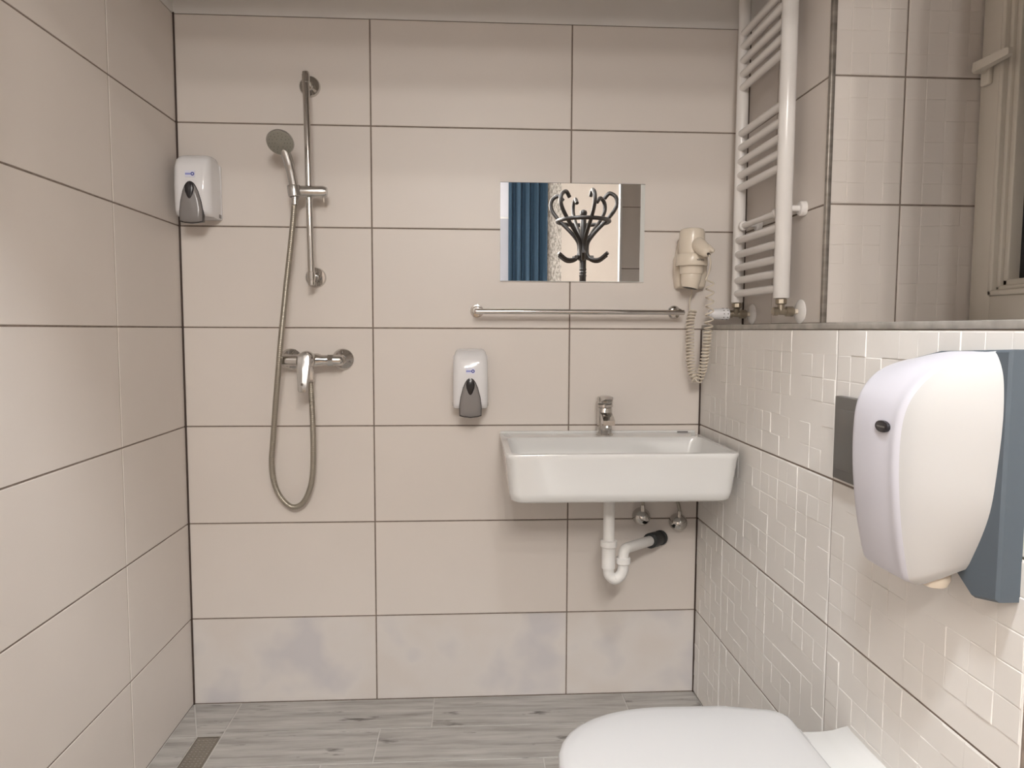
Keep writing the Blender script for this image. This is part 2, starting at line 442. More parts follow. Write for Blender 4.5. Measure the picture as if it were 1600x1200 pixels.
box('wallpaper_strip', (1.58, RY - .001, 0), (1.845, RY + .002, RZ), 'wallpaper', wrb)
# window of that room, left of the curtain in the mirror
w2 = struct(box('window_2', (.25, RY - .005, .85), (1.36, RY + .03, 2.84), 'white_paint', bev=.004), 'white window beside the blue curtain')
for k in range(2): box('blind_panel', (.32 + .50 * k, RY + .02, 2.37), (.77 + .52 * k, RY + .036, 2.79), 'blind', w2)
for k in range(2): box('lower_panel', (.32 + .50 * k, RY + .02, .92), (.77 + .52 * k, RY + .034, 2.35), 'radi_low', w2)

# ------------------------------------------------------------------ lamps of the room behind the camera
ch = thing('pendant_lamp', (.96, -3.1, RZ), 'pendant lamp with four bare bulbs at different heights, behind the camera', 'lamp')
box('ceiling_plate', (.64, -3.14, RZ - .025), (1.28, -3.06, RZ), 'brass', ch, bev=.004)
for bx_, by_, bz_ in ((.70, -3.09, 2.02), (.90, -3.12, 2.13), (1.04, -3.08, 2.26), (1.22, -3.11, 2.56)):
    cd_ = cyl('cord', (bx_, by_, RZ - .024), (bx_, by_, bz_ + .062), .004, 'rubber', ch, seg=8)
    cyl('bulb_holder', (bx_, by_, bz_ + .064), (bx_, by_, bz_ + .032), .015, 'brass', cd_, seg=12)
    lathe('bulb', (bx_, by_, bz_ + .031), (0, 0, -1), [(0, .012), (.012, .02), (.03, .031), (.05, .027), (.062, .012)], 'bulb', cd_, seg=8)
LY = -1.86
cl = thing('ceiling_lamp', (1.02, LY, RZ), 'round white disc lamp on a short rod outside the doorway', 'lamp')
cyl('rod', (1.02, LY, RZ), (1.02, LY, 2.61), .010, 'white_paint', cl, seg=12)
lathe('lamp_base', (1.02, LY, 2.62), (0, 0, -1), [(0, .13), (.03, .13), (.032, .125)], 'white_paint', cl, seg=32)
lathe('diffuser', (1.02, LY, 2.5875), (0, 0, -1), [(0, .115), (.025, .105), (.035, .07)], 'lamp', cl, seg=20)

# ------------------------------------------------------------------ wall-hung basin
BX0, BX1, BD, BZ = .950, 1.570, .402, .850
bs = thing('wash_basin', ((BX0 + BX1) / 2, 0, .722), 'white rectangular ceramic wash basin hung in the corner', 'basin')
def bring(i, z, r, b=0.0):   # ring inset by i at height z (b: extra inset at the back)
    return rrect(BX0 + i, BX1 - i, -BD + i, -.0015 - b, z, (.006, .006, r, r), 7)
outer = [bring(.045, .717, .03), bring(.026, .7185, .032), bring(.017, .725, .032), bring(.013, .745, .032), bring(.004, .835, .03), bring(.001, .844, .03), bring(.003, .849, .028), bring(.007, BZ, .026)]
inner = [rrect(BX0 + .018, BX1 - .018, -BD + .018, -.105, z_, q_, 7) for z_, q_ in ((BZ, .028), (BZ - .004, .026))]
inner += [rrect(BX0 + a, BX1 - a, -BD + a, -.105 - e, z_, .035, 7) for a, e, z_ in ((.022, .003, BZ - .015), (.036, .014, .775), (.055, .03, .758), (.10, .06, .750))]
loft('bowl', outer + inner, 'ceramic', bs, angle=50)
box('back_upstand', (BX0 + .004, -.016, BZ - .004), (BX1 - .004, -.0025, BZ + .006), 'ceramic', bs, bev=.003)
lathe('drain_ring', (1.26, -.235, .7505), (0, 0, 1), [(0, .032), (.003, .031), (.004, .02), (.002, .015)], 'chrome', bs)
text_b = box('maker_mark', (1.508, -.0165, BZ + .0005), (1.542, -.0162, BZ + .0035), 'print_dark', bs)

# basin mixer tap
FX = 1.2695
tp = thing('basin_tap', (FX, -.062, BZ), 'chrome single-lever tap on the wash basin', 'tap')
lathe('tap_base', (FX, -.062, BZ), (0, 0, 1), [(0, .026), (.004, .026), (.006, .024)], 'chrome', tp, seg=28)
lathe('body', (FX, -.062, BZ + .006), (0, 0, 1), [(0, .0225), (.075, .0225), (.078, .021)], 'chrome', tp, seg=28)
sp = loft('spout', [[Vector((FX + sx * .017, y, z)) for sx, z in ((-1, z0), (1, z0), (1, z1), (-1, z1))] for y, z0, z1 in ((-.075, .895, .922), (-.10, .893, .917), (-.122, .888, .909), (-.134, .888, .902))], 'chrome', tp, angle=50)
lathe('aerator', (FX - .004, -.118, .889), (0, -.35, -1), [(0, .0125), (.012, .0125), (.013, .009)], 'chrome_soft', sp, seg=18)
lathe('collar', (FX, -.062, BZ + .0845), (0, 0, 1), [(0, .022), (.002, .0245), (.010, .0245), (.012, .022)], 'chrome', tp, seg=28)
lathe('lever', (FX, -.062, BZ + .097), (0, 0, 1), [(0, .0235), (.002, .0245), (.016, .024), (.021, .022), (.023, .014)], 'chrome', tp, seg=28)
loft('lever_handle', [[Vector((FX + sx * w, y, z)) for sx, z in ((-1, z0), (1, z0), (1, z1), (-1, z1))] for y, w, z0, z1 in ((-.075, .017, .952, .968), (-.10, .015, .958, .969), (-.128, .012, .965, .972))], 'chrome', tp, angle=50)

# waste trap under the basin
TX, TY = 1.260, -.2
tr_ = thing('waste_trap', (TX, TY, .44), 'white plastic waste trap under the wash basin', 'pipe')
lathe('waste_flange', (TX, TY, .7162), (0, 0, -1), [(0, .026), (.008, .026), (.012, .02)], 'pipe', tr_)
cyl('tailpipe', (TX, TY, .708), (TX, TY, .555), .0162, 'pipe', tr_)
lathe('top_nut', (TX, TY, .703), (0, 0, -1), [(0, .02), (.002, .0225), (.015, .0225), (.019, .019)], 'pipe', tr_, seg=10)
lathe('slip_nut', (TX, TY, .565), (0, 0, -1), [(0, .021), (.002, .0245), (.018, .0245), (.02, .022)], 'pipe', tr_, seg=12)
cyl('trap_body', (TX, TY, .545), (TX, TY, .482), .0195, 'pipe', tr_)
EX = 1.3035
tube('bend', catmull([(TX, TY, .484), (TX + .003, TY, .462), (TX + .020, TY, .449), (TX + .037, TY, .462), (EX - .001, TY, .478), (EX, TY, .498)], 8), .0158, 'pipe', tr_, 16)
lathe('outlet_nut', (EX, TY, .514), (0, 0, -1), [(0, .018), (.002, .021), (.018, .021), (.02, .018)], 'pipe', tr_, seg=12)
WP = Vector((1.467, -.004, .512))
tube('outlet_pipe', catmull([(EX, TY, .50), (EX, TY, .518), (EX + .006, TY + .008, .533), (EX + .028, TY + .03, .535), tuple(Vector((EX + .028, TY + .03, .535)).lerp(WP, .75))], 6), .0155, 'pipe', tr_, 16)
q0 = Vector((EX + .028, TY + .03, .535)); dq = (WP - q0)
lathe('rubber_collar', q0 + dq * .60, dq, [(0, .019), (.004, .0235), (.045, .0235), (.05, .021), (dq.length * .40 - .014, .021), (dq.length * .40 - .012, .0235), (dq.length * .40 - .002, .0235)], 'rubber', tr_)

# angle valves
for (vx, vz, lab, top) in ((1.401, .582, 'chrome domed angle valve nearest the waste trap', (1.404, -.035, .72)), (1.519, .562, 'chrome domed angle valve nearest the half wall', (1.478, -.045, .73))):
    av = thing('angle_valve', (vx, 0, vz), lab, 'valve', 'angle valves under the basin')
    lathe('dome', (vx, -.0005, vz), (0, -1, 0), [(0, .028), (.012, .0282), (.022, .026), (.032, .019), (.038, .010), (.040, .002)], 'chrome', av, seg=28)
    cyl('stub', (vx, -.024, vz + .014), (vx, -.024, vz + .04), .0075, 'chrome', av, seg=12)
    tube('supply_hose', catmull([(vx, -.024, vz + .036), (vx + (top[0] - vx) * .15, -.026, vz + .065), (vx + (top[0] - vx) * .7, -.032, vz + .11), top], 8), .0052, 'hose', av, 10)

# ------------------------------------------------------------------ shower rail with slider
RB = -.072
sr = thing('shower_rail', (.393, 0, 1.30), 'vertical chrome shower rail with sliding holder', 'rail')
b0, b1 = hit(487, 446, 1, RB), hit(477.5, 112, 1, RB)
cyl('bar', b0, b1, .0098, 'chrome', sr, seg=24, edge=.001)
for (u, v) in ((484.5, 136), (494, 434)):
    c = hit(u, v, 1, 0)
    fl_ = lathe('flange', c, (0, -1, 0), [(0, .0305), (.005, .0305), (.009, .028), (.0095, .014), (.016, .0105)], 'chrome', sr, seg=32)
    t = (c.z - b0.z) / (b1.z - b0.z); pb = b0.lerp(b1, t)
    cyl('bracket', c + Vector((0, -.012, 0)), pb, .0095, 'chrome', fl_, seg=18)
    lathe('cap_ring', pb + Vector((0, 0, -.012)), (0, 0, 1), [(0, .0102), (.001, .0112), (.023, .0112), (.024, .0102)], 'chrome', fl_, seg=24)
s0, s1 = hit(467, 299, 1, -.078), hit(511, 300, 1, -.078)
sl = lathe('slider', s0, s1 - s0, [(0, .014), (.002, .0166), ((s1 - s0).length - .010, .0166), ((s1 - s0).length, .0125)], 'chrome_soft', sr, seg=28)
cyl('locking_pin', s1 + Vector((-.010, 0, -.014)), s1 + Vector((-.010, 0, -.030)), .0022, 'chrome', sl, seg=8)
hold = hit(460, 299, 1, -.088)
cv_, cf_ = lathe_vf(hold + Vector((.001, -.003, -.016)), (-.08, -.05, 1), [(0, .0150), (.002, .0175), (.030, .0185), (.032, .0175), (.032, .0160), (0, .0140), (0, .0150)], 24, (False, False))
mesh('holder_cup', cv_, cf_, 'chrome_soft', sl, smooth=True)

# hand shower
hn = Vector((-.02, -.74, -.66)).normalized()
hc = hit(437.5, 223, 1, -.135)
hs = thing('hand_shower', hold, 'chrome hand shower with round grey spray face', 'shower head')
lathe('head', hc - hn * .024, hn, [(0, .010), (.004, .021), (.010, .031), (.017, .037), (.022, .0385), (.0245, .0375)], 'chrome_soft', hs, seg=36)
fc = lathe('spray_face', hc + hn * .0004, hn, [(0, .0365), (.0015, .0362), (.0025, .034), (.0022, .012), (.0032, .010)], 'grey_face', hs, seg=36)
fx, fy = frame_for(hn); dots = []
for n_, rr in ((6, .013), (12, .021), (16, .029)):
    for k in range(n_):
        a = 2 * PI * k / n_; dots.append(lathe_vf(hc + hn * .0022 + (fx * math.cos(a) + fy * math.sin(a)) * rr, hn, [(0, .0014), (.0014, .0010)], 6))
V, Fc = join(*dots); nz = mesh('nozzle', V, Fc, 'dark_dot', fc, smooth=False); nz['kind'] = 'stuff'
hp = hc - hn * .016
tube('handle', catmull([hold + Vector((.002, -.002, -.022)), hold + Vector((0, -.004, .012)), hold.lerp(hp, .5) + Vector((.004, .004, 0)), hold.lerp(hp, .85) + Vector((.001, .006, 0)), hp], 8), [.0105] * 4 + [.0128] * 12 + [.0142] * 9 + [.0130] * 8, 'chrome_soft', hs, 18)
cyl('hose_nut', hold + Vector((.0015, -.001, -.038)), hold + Vector((.0015, -.001, -.018)), .0098, 'chrome', hs, seg=14)

# hose
HP = [(460, 316, -.088), (458, 345, -.085), (453.5, 390, -.080), (448, 440, -.074), (443, 490, -.085), (438, 540, -.098), (434, 590, -.090), (430, 640, -.072), (426.5, 690, -.052), (424.5, 722, -.042), (428, 752, -.034), (438, 776, -.030), (456, 792, -.030), (474, 785, -.034), (486, 757, -.042), (489.5, 720, -.052), (489, 670, -.060), (487, 625, -.065), (485.3, 597, -.066)]
hp3 = resample(catmull([hit(u, v, 1, y) for u, v, y in HP], 16), .0019)
rad = [.0086 if i % 3 else .0074 for i in range(len(hp3))]
V, Fc = tube_vf(hp3, rad, 10)
tag(mesh('shower_hose', V, Fc, 'hose', org=hp3[-1], smooth=True, angle=80), 'ribbed steel shower hose hanging in a long loop', 'hose')

# wall mixer of the shower
MY, MZ = -.066, 1.077
mx = thing('shower_mixer', (.397, 0, MZ), 'chrome wall-mounted shower mixer with lever', 'tap')
for ix in (.3195, .475):
    f_ = lathe('flange', (ix, 0, MZ), (0, -1, 0), [(0, .0325), (.004, .0325), (.014, .024), (.020, .014), (.022, .013)], 'chrome', mx, seg=32)
    cyl('inlet', (ix, -.018, MZ), (ix, MY - .006, MZ), .0125, 'chrome', f_, seg=18)
lathe('body', (.309, MY, MZ), (1, 0, 0), [(0, .013), (.003, .0165), (.045, .0165), (.060, .020), (.105, .020), (.115, .0155), (.168, .0155), (.174, .014), (.178, .010)], 'chrome', mx, seg=26)
cyl('nut', (.443, MY, MZ), (.458, MY, MZ), .0185, 'chrome', mx, seg=6)
lathe('cartridge', (.389, MY, MZ + .001), (-.05, -1, .12), [(0, .022), (.022, .0235), (.034, .0235), (.040, .021), (.046, .010)], 'chrome', mx, seg=26)
LT, LBm = hit(474.5, 556, 1, -.112), hit(472.5, 611, 1, -.128)
rings = []
for t, w, th in ((-.08, .012, .005), (0, .0205, .008), (.18, .0220, .009), (.5, .0190, .008), (.78, .0160, .007), (.97, .0145, .006), (1.03, .011, .003)):
    c = LT.lerp(LBm, t); rings.append([c + Vector((sx * w * q, sy * th, 0)) for sx, sy, q in ((-1, .5, 1), (-.75, -.6, 1), (0, -1, 1), (.75, -.6, 1), (1, .5, 1), (0, .9, 1))])
lv = loft('lever', rings, 'chrome_soft', mx, angle=24)
cb = LT.lerp(LBm, .86)
cyl('lever_mark', cb + Vector((0, -.004, .005)), cb + Vector((0, -.008, .005)), .004, 'chrome', lv, seg=12)
ox_ = hit(485.3, 590, 1, MY)
cyl('outlet', (ox_.x - .001, MY, MZ - .01), (ox_.x, MY, ox_.z + .016), .0095, 'chrome', mx, seg=16)
cyl('outlet_nut', (ox_.x, MY, ox_.z + .020), (ox_.x, MY, ox_.z - .006), .0105, 'chrome', mx, seg=8)

# ------------------------------------------------------------------ soap dispensers
def soap(base, label):
    bxx, bz = base; t = thing('soap_dispenser', (bxx, 0, bz), label, 'dispenser', 'white soap dispensers')
    P = lambda x, y, z: Vector((bxx + x, -y, bz + z))
    def ring(z, w, d, r):
        return [Vector((bxx + p.x, p.y, bz + z)) for p in rrect(-w / 2, w / 2, -d, -.010, 0, (.004, .004, r, r), 7)]
    body = [ring(.022, .094, .062, .018), ring(.018, .098, .080, .020), ring(.022, .102, .096, .022), ring(.035, .1035, .104, .023), ring(.10, .1035, .1075, .024), ring(.155, .101, .104, .024), ring(.175, .097, .096, .024), ring(.187, .090, .082, .022), ring(.193, .080, .064, .018), ring(.1955, .066, .044, .012)]
    loft('cover', body, 'white_plastic', t, angle=60)
    box('back_plate', (bxx - .0525, -.012, bz + .018), (bxx + .0525, -.0005, bz + .176), 'white_plastic', t, bev=.004)
    for s in (-1, 1): box('side_latch', (bxx + s * .0525 - .0012, -.030, bz + .022), (bxx + s * .0525 + .0012, -.016, bz + .032), 'smoke', t)
    # pointed-arch lever
    arch = [(-.031, .002), (-.0315, .03), (-.028, .055), (-.021, .082), (-.015, .096), (-.010, .1035), (-.005, .1075), (0, .1087), (.005, .1075), (.010, .1035), (.015, .096), (.021, .082), (.028, .055), (.0315, .03), (.031, .002), (.02, -.001), (0, -.003), (-.02, -.001)]
    def plate(pts, ys, sc, cz):
        return [[P(x * s, y - .0045 * (x * s / .031) ** 2, cz + (z - cz) * s) for x, z in pts] for y, s in zip(ys, sc)]
    loft('rim', plate(arch, (.098, .1105, .1110), (1.05, 1.05, 1.03), .045), 'black_plastic', t, angle=30)
    lv_ = loft('lever', plate(arch, (.100, .1115, .1150, .1165), (1., 1., .93, .70), .045), 'smoke', t, angle=60)
    tear = [(0, .1085), (-.006, .1068), (-.0105, .102), (-.0130, .093), (-.0115, .082), (-.0065, .069), (-.003, .064), (0, .0625), (.003, .064), (.0065, .069), (.0115, .082), (.0130, .093), (.0105, .102), (.006, .1068)]
    loft('finger_mark', plate(tear, (.108, .1165, .1185), (1., 1., .7), .088), 'black_plastic', lv_, angle=60)
    lathe('spout', P(0, .080, .020), (0, -.12, -1), [(0, .014), (.012, .012), (.022, .007)], 'white_plastic', t, seg=16)
    st_ = box('sticker', (bxx - .0135, -.1082, bz + .1235), (bxx + .0135, -.1062, bz + .1415), 'sticker', t)
    box('print_band', (bxx - .0125, -.1085, bz + .1295), (bxx + .002, -.1075, bz + .1345), 'sticker_mid', st_)
    rg = []
    for k in range(16):
        a0, a1 = 2 * PI * k / 16, 2 * PI * (k + 1) / 16
        rg.append(([P(.0075 + r * math.cos(a), .1086, .132 + r * math.sin(a)) for a, r in ((a0, .0022), (a1, .0022), (a1, .0052), (a0, .0052))], [[0, 1, 2, 3]]))
    V, Fc = join(*rg); mesh('round_logo', V, Fc, 'sticker_blue', st_)
    return t
sd = soap((.862, .915), 'white soap dispenser with grey lever left of the basin')
s2 = copy_tree(sd, (.0755, 0, 1.470)); s2['label'] = 'white soap dispenser in the corner left of the shower rail'

# ------------------------------------------------------------------ mirror
mr = thing('wall_mirror', (1.175, 0, 1.318), 'frameless rectangular mirror reflecting a coat stand and blue curtain', 'mirror')
ML, MR_, MB_, MT = .9525, 1.396, 1.3178, 1.6125
box('mirror_glass', (ML, -.0058, MB_), (MR_ - .014, -.001, MT), 'mirror', mr)
V = [Vector(p) for p in ((MR_ - .014, -.0058, MB_), (MR_, -.0035, MB_), (MR_, -.0035, MT), (MR_ - .014, -.0058, MT), (MR_ - .014, -.001, MB_), (MR_, -.001, MB_), (MR_, -.001, MT), (MR_ - .014, -.001, MT))]
mesh('bevelled_edge', V, [[0, 1, 2, 3], [4, 5, 6, 7], [0, 1, 5, 4], [1, 2, 6, 5], [2, 3, 7, 6], [3, 0, 4, 7]], 'mirror_edge', mr)
box('bottom_edge', (ML, -.0062, MB_ - .0015), (MR_, -.001, MB_ - .0001), 'mirror_edge', mr)
box('top_edge', (ML, -.0062, MT + .0001), (MR_, -.001, MT + .0012), 'dark_grey', mr)

# towel rail
tw = thing('towel_rail', (1.19, 0, 1.225), 'horizontal chrome towel rail under the mirror', 'rail')
for fx_ in (.882, 1.494):
    f_ = lathe('flange', (fx_, 0, 1.225), (0, -1, 0), [(0, .0205), (.003, .0205), (.006, .019), (.0065, .0155), (.010, .015), (.012, .010)], 'chrome', tw, seg=28)
    cyl('post', (fx_, -.010, 1.225), (fx_, -.064, 1.225), .0085, 'chrome', f_, seg=16, edge=.001)
cyl('bar', (.876, -.066, 1.2225), (1.508, -.066, 1.2225), .0078, 'chrome', tw, seg=20, edge=.002)

# ------------------------------------------------------------------ hair dryer and its wall holder
dh = thing('dryer_holder', (1.53, 0, 1.29), 'beige wall holder cradling the hair dryer', 'holder')
def pring(z, x0, x1, d): return [Vector((p.x, p.y, z)) for p in rrect(x0, x1, -d, -.0008, 0, (.003, .003, .014, .014), 5)]
loft('wall_plate', [pring(1.297, 1.496, 1.578, .030), pring(1.303, 1.492, 1.582, .038), pring(1.34, 1.487, 1.587, .040), pring(1.385, 1.487, 1.587, .040), pring(1.398, 1.492, 1.582, .034), pring(1.44, 1.500, 1.574, .028), pring(1.455, 1.508, 1.566, .022)], 'beige_plastic', dh, angle=45)
DC = Vector((1.5225, -.078, 0))
def barrel(z, r, dx=0.): return [Vector((DC.x + dx + r * math.cos(a), DC.y + r * math.sin(a), z)) for a in (2 * PI * k / 32 for k in range(32))]
loft('cradle_ring', [barrel(1.362, .043), barrel(1.360, .0455), barrel(1.363, .0475), barrel(1.392, .046), barrel(1.395, .044), barrel(1.392, .0415), barrel(1.362, .0395), barrel(1.362, .043)], 'beige_plastic', dh, cap=(False, False), angle=50)
box('cradle_arm', (1.500, -.0395, 1.364), (1.574, -.030, 1.390), 'beige_plastic', dh, bev=.003)
hd = thing('hair_dryer', (DC.x, DC.y, 1.295), 'beige hair dryer with coiled cord hanging beside the radiator', 'hair dryer')
loft('barrel', [barrel(1.335, .029), barrel(1.337, .0335), barrel(1.362, .0355), barrel(1.40, .0375), barrel(1.44, .0375), barrel(1.459, .0372), barrel(1.4635, .0355)], 'beige_plastic', hd, angle=50)
loft('intake_cap', [barrel(1.462, .0348), barrel(1.468, .0335), barrel(1.471, .026)], 'beige_plastic', hd, angle=40)
nzr = [barrel(1.336, .030), barrel(1.332, .0305), barrel(1.312, .0285, -.002)]
nzr.append([v + Vector((-.0035, 0, -.014 - .006 * ((v.x - DC.x) / .03))) for v in barrel(1.309, .0235)])
loft('nozzle', nzr, 'beige_plastic', hd, angle=50)
loft('nozzle_mouth', [[v + Vector((-.0035, 0, -.0142 - .006 * ((v.x - DC.x) / .03))) for v in barrel(1.309, r)] for r in (.020, .019)], 'print_dark', hd)
hA, hB = Vector((1.530, -.095, 1.428)), hit(1106, 396, 1, -.165)
ax = (hB - hA); Lh = ax.length
hg = lathe('grip', hA, ax, [(0, .020), (.02, .0225), (Lh * .55, .021), (Lh * .9, .0155), (Lh, .011), (Lh + .002, .006)], 'beige_plastic', hd, seg=24)
lathe('switch', hA + ax * .55 + Vector((.012, -.012, .004)), ax, [(0, .004), (.004, .008), (.03, .0075), (.038, .003)], 'beige_plastic', hg, seg=14)
cyl('cord_bush', hA + ax * 1.0, hA + ax * 1.0 + ax.normalized() * .008, .004, 'print_dark', hg, seg=10)
# lettering on the ring, wrapped on its curve
tm = Matrix.Translation((DC.x + .013, DC.y - .0478, 1.376)) @ Matrix.Rotation(PI / 2, 4, 'X')
tx = text_mesh('lettering', 'valera', .0105, tm, 'print_dark', dh)
for v in tx.data.vertices:
    w = v.co + ORG[dh.name]; dxx = w.x - DC.x; v.co.y = DC.y - math.sqrt(max(1e-6, .0473 ** 2 - dxx ** 2)) - .0004 - ORG[dh.name].y
# cord: plain run then a helix round a U-shaped path
c0 = hA + ax * 1.0 + ax.normalized() * .006
lead = catmull([c0, hit(1110.5, 410, 1, -.165), hit(1108, 425, 1, -.15), hit(1103, 437, 1, -.14)], 8)
core = catmull([hit(u, v, 1, y) for u, v, y in ((1109, 440, -.135), (1109, 470, -.13), (1108, 500, -.125), (1105, 530, -.12), (1101, 560, -.115), (1095, 586, -.10), (1088, 594, -.09), (1081, 580, -.08), (1078, 555, -.07), (1078, 525, -.06), (1079, 500, -.05), (1083, 484, -.04))], 12)
core = resample(core, .0012)
hel = []; ph = PI
xx, yy = frame_for(core[1] - core[0])
for i, p in enumerate(core):
    T = (core[min(i + 1, len(core) - 1)] - core[max(i - 1, 0)]).normalized()
    xx = (xx - T * xx.dot(T)).normalized(); yy = T.cross(xx)
    s = i * .0012; pitch = .026 if s < .10 else max(.0100, .026 - (s - .10) * .30)
    ph += 2 * PI * .0012 / pitch
    hel.append(p + (xx * math.cos(ph) + yy * math.sin(ph)) * .0112)
V, Fc = tube_vf(resample(lead + hel[2:], .0016), .0024, 6)
mesh('coiled_cord', V, Fc, 'cord', hd, smooth=True, angle=80)
tail = catmull([hel[-1], hit(1078, 470, 1, -.03), hit(1081, 458, 1, -.02), hit(1080, 450, 1, -.018)], 8)
tube('cord_tail', tail, .0019, 'cord', hd, 6)

# ------------------------------------------------------------------ towel radiator
RXX = 1.662
yF, yN = -.085, -.392
ra = thing('towel_radiator', (RXX, (yF + yN) / 2, 1.245), 'white ladder towel radiator on the set-back wall', 'radiator')
for y, r in ((yF, .0165), (yN, .0195)):
    ring_ = lambda z, rr: [Vector((RXX + rr * 1.05 * math.cos(a), y + rr * math.sin(a) * .95, z)) for a in (2 * PI * k / 24 for k in range(24))]
    loft('upright', [ring_(1.252, r - .002), ring_(1.254, r), ring_(2.338, r), ring_(2.34, r - .002)], 'rad_white', ra, angle=50)
for z in (1.278, 1.317, 1.3545, 1.3935, 1.435, 1.588, 1.6245, 1.664, 1.704, 1.745, 1.876, 1.914, 1.953, 1.993, 2.030, 2.165, 2.204, 2.243, 2.282, 2.320):
    cyl('rung', (RXX - .004, yF - .010, z), (RXX - .004, yN + .012, z), .0108, 'rad_white', ra, seg=14)
rod = cyl('bracket_rod', (RXX + .002, yF - .016, 1.476), (RXX + .002, yN + .016, 1.476), .0085, 'rad_white', ra, seg=14)
for y in (yF - .022, yN + .05):
    cyl('bracket_ring', (RXX + .002, y, 1.476), (RXX + .002, y - .014, 1.476), .014, 'rad_white', rod, seg=18, edge=.002)
for y in (yF - .03, yN - .004):
    br = cyl('wall_bracket', (RXX + .012, y, 1.480), (XU - .001, y, 1.480), .008, 'rad_white', ra, seg=14)
    lathe('bracket_cap', (XU - .0008, y, 1.480), (-1, 0, 0), [(0, .019), (.012, .019), (.015, .016)], 'rad_white', br, seg=22)
# valves
for y, lab, thermo in ((yN, 'tarnished lockshield valve under the near radiator upright', False), (yF + .012, 'thermostatic valve with white head under the far radiator upright', True)):
    vz = 1.2185; yt = yN if not thermo else yF
    rv = thing('radiator_valve', (RXX, y, vz), lab, 'valve')
    lathe('union_nut', (RXX, yt, 1.2515), (0, 0, -1), [(0, .012), (.002, .0150), (.013, .0150), (.015, .012)], 'brass', rv, seg=8)
    cyl('stem', (RXX, yt, 1.238), (RXX, y, vz), .009, 'brass', rv, seg=14)
    lathe('valve_body', (RXX - .022, y, vz), (1, 0, 0), [(0, .009), (.002, .0115), (.012, .0115), (.014, .009), (.034, .010), (.036, .0135), (.052, .0135), (.056, .010)], 'brass', rv, seg=10)
    cyl('pipe_stub', (RXX + .03, y, vz), (XU - .001, y, vz), .0065, 'beige_plastic', rv, seg=12)
    lathe('escutcheon', (XU - .0005, y, vz), (-1, 0, 0), [(0, .031), (.002, .031), (.007, .024), (.009, .010)], 'rad_white', rv, seg=28)
    if thermo:
        hd_ = lathe('thermostat_head', (RXX - .020, y, vz), (-1, 0, 0), [(0, .013), (.002, .0165), (.012, .0175), (.040, .0165), (.056, .0145), (.062, .011)], 'white_plastic', rv, seg=26)
        dk = []
        for k in range(10):
            a = 2 * PI * k / 10
            for xo_ in (.008, .020): dk.append(box_vf((RXX - .020 - xo_ - .0015, y + .0174 * math.cos(a) - .0011, vz + .0174 * math.sin(a) - .0011), (RXX - .020 - xo_ + .0015, y + .0174 * math.cos(a) + .0011, vz + .0174 * math.sin(a) + .0011)))
        V, Fc = join(*dk); mesh('scale_marks', V, Fc, 'print_dark', hd_)

# ------------------------------------------------------------------ window beside the niche
wn = struct(box('window_1', (XW - .006, YN - .003 - .0, ZL + .0125), (XW + .06, YN - .008, 2.02), 'window_pvc', org=(XW, YN, ZL)), 'cream framed window beside the niche, dark outside')
def wbar(name, y0, y1, z0, z1, x0, x1, p=wn, bev=.003): return box(name, (x0, min(y0, y1), min(z0, z1)), (x1, max(y0, y1), max(z0, z1)), 'window_pvc', p, bev=bev)
ya, yb_ = YN - .006, -1.24
za, zb = ZL + .0125, 2.02
wbar('stile', ya, ya - .068, za, zb, XW - .022, XW + .06)
wbar('stile', yb_, yb_ + .068, za, zb, XW - .022, XW + .06)
wbar('rail', ya - .0675, yb_ + .0675, za, za + .068, XW - .022, XW + .06)
wbar('rail', ya - .0675, yb_ + .0675, zb, zb - .068, XW - .022, XW + .06)
for k, (i0, i1, xx0) in enumerate(((.067, .080, XW - .028), (.079, .090, XW - .016), (.089, .104, XW - .008))):
    for nm, a, b_, c, d in (('moulding', ya - i0, ya - i1, za + i0, zb - i0), ('moulding', yb_ + i0, yb_ + i1, za + i0, zb - i0), ('moulding', ya - i0, yb_ + i0, za + i0, za + i1), ('moulding', ya - i0, yb_ + i0, zb - i0, zb - i1)):
        wbar(nm, a, b_, c, d, xx0, XW + .05, bev=.003)
box('pane', (XW + .02, yb_ + .10, za + .10), (XW + .028, ya - .10, zb - .10), 'glass_dark', wn)
hz = 1.782
hr = box('handle', (XW - .036, ya - .044, hz - .038), (XW - .0215, ya - .016, hz + .030), 'window_pvc', wn, bev=.005)
cyl('handle_neck', (XW - .034, ya - .030, hz), (XW - .060, ya - .030, hz), .011, 'window_pvc', hr, seg=16, edge=.002)
loft('handle_lever', [[Vector((XW - .058 + sx * t, y - .022, hz + sz * h)) for sx, sz in ((-1, -1), (1, -1), (1, 1), (-1, 1))] for y, t, h in ((ya - .008, .007, .008), (ya - .013, .010, .011), (ya - .06, .009, .010), (ya - .115, .007, .0085), (ya - .119, .005, .006))], 'window_pvc', hr, angle=50)

# ------------------------------------------------------------------ flush plate, paper dispenser, toilet
fp = thing('flush_plate', (XR, -.98, .883), 'dark grey flush plate half hidden behind the paper dispenser', 'flush plate')
box('plate', (XR - .016, -1.104, .884), (XR - .001, -.862, 1.044), 'dark_grey', fp, bev=.002)
for y0 in (-.978, -1.09): box('flush_button', (XR - .019, y0, .905), (XR - .0158, y0 + .100, 1.02), 'dark_grey', fp, bev=.0015)

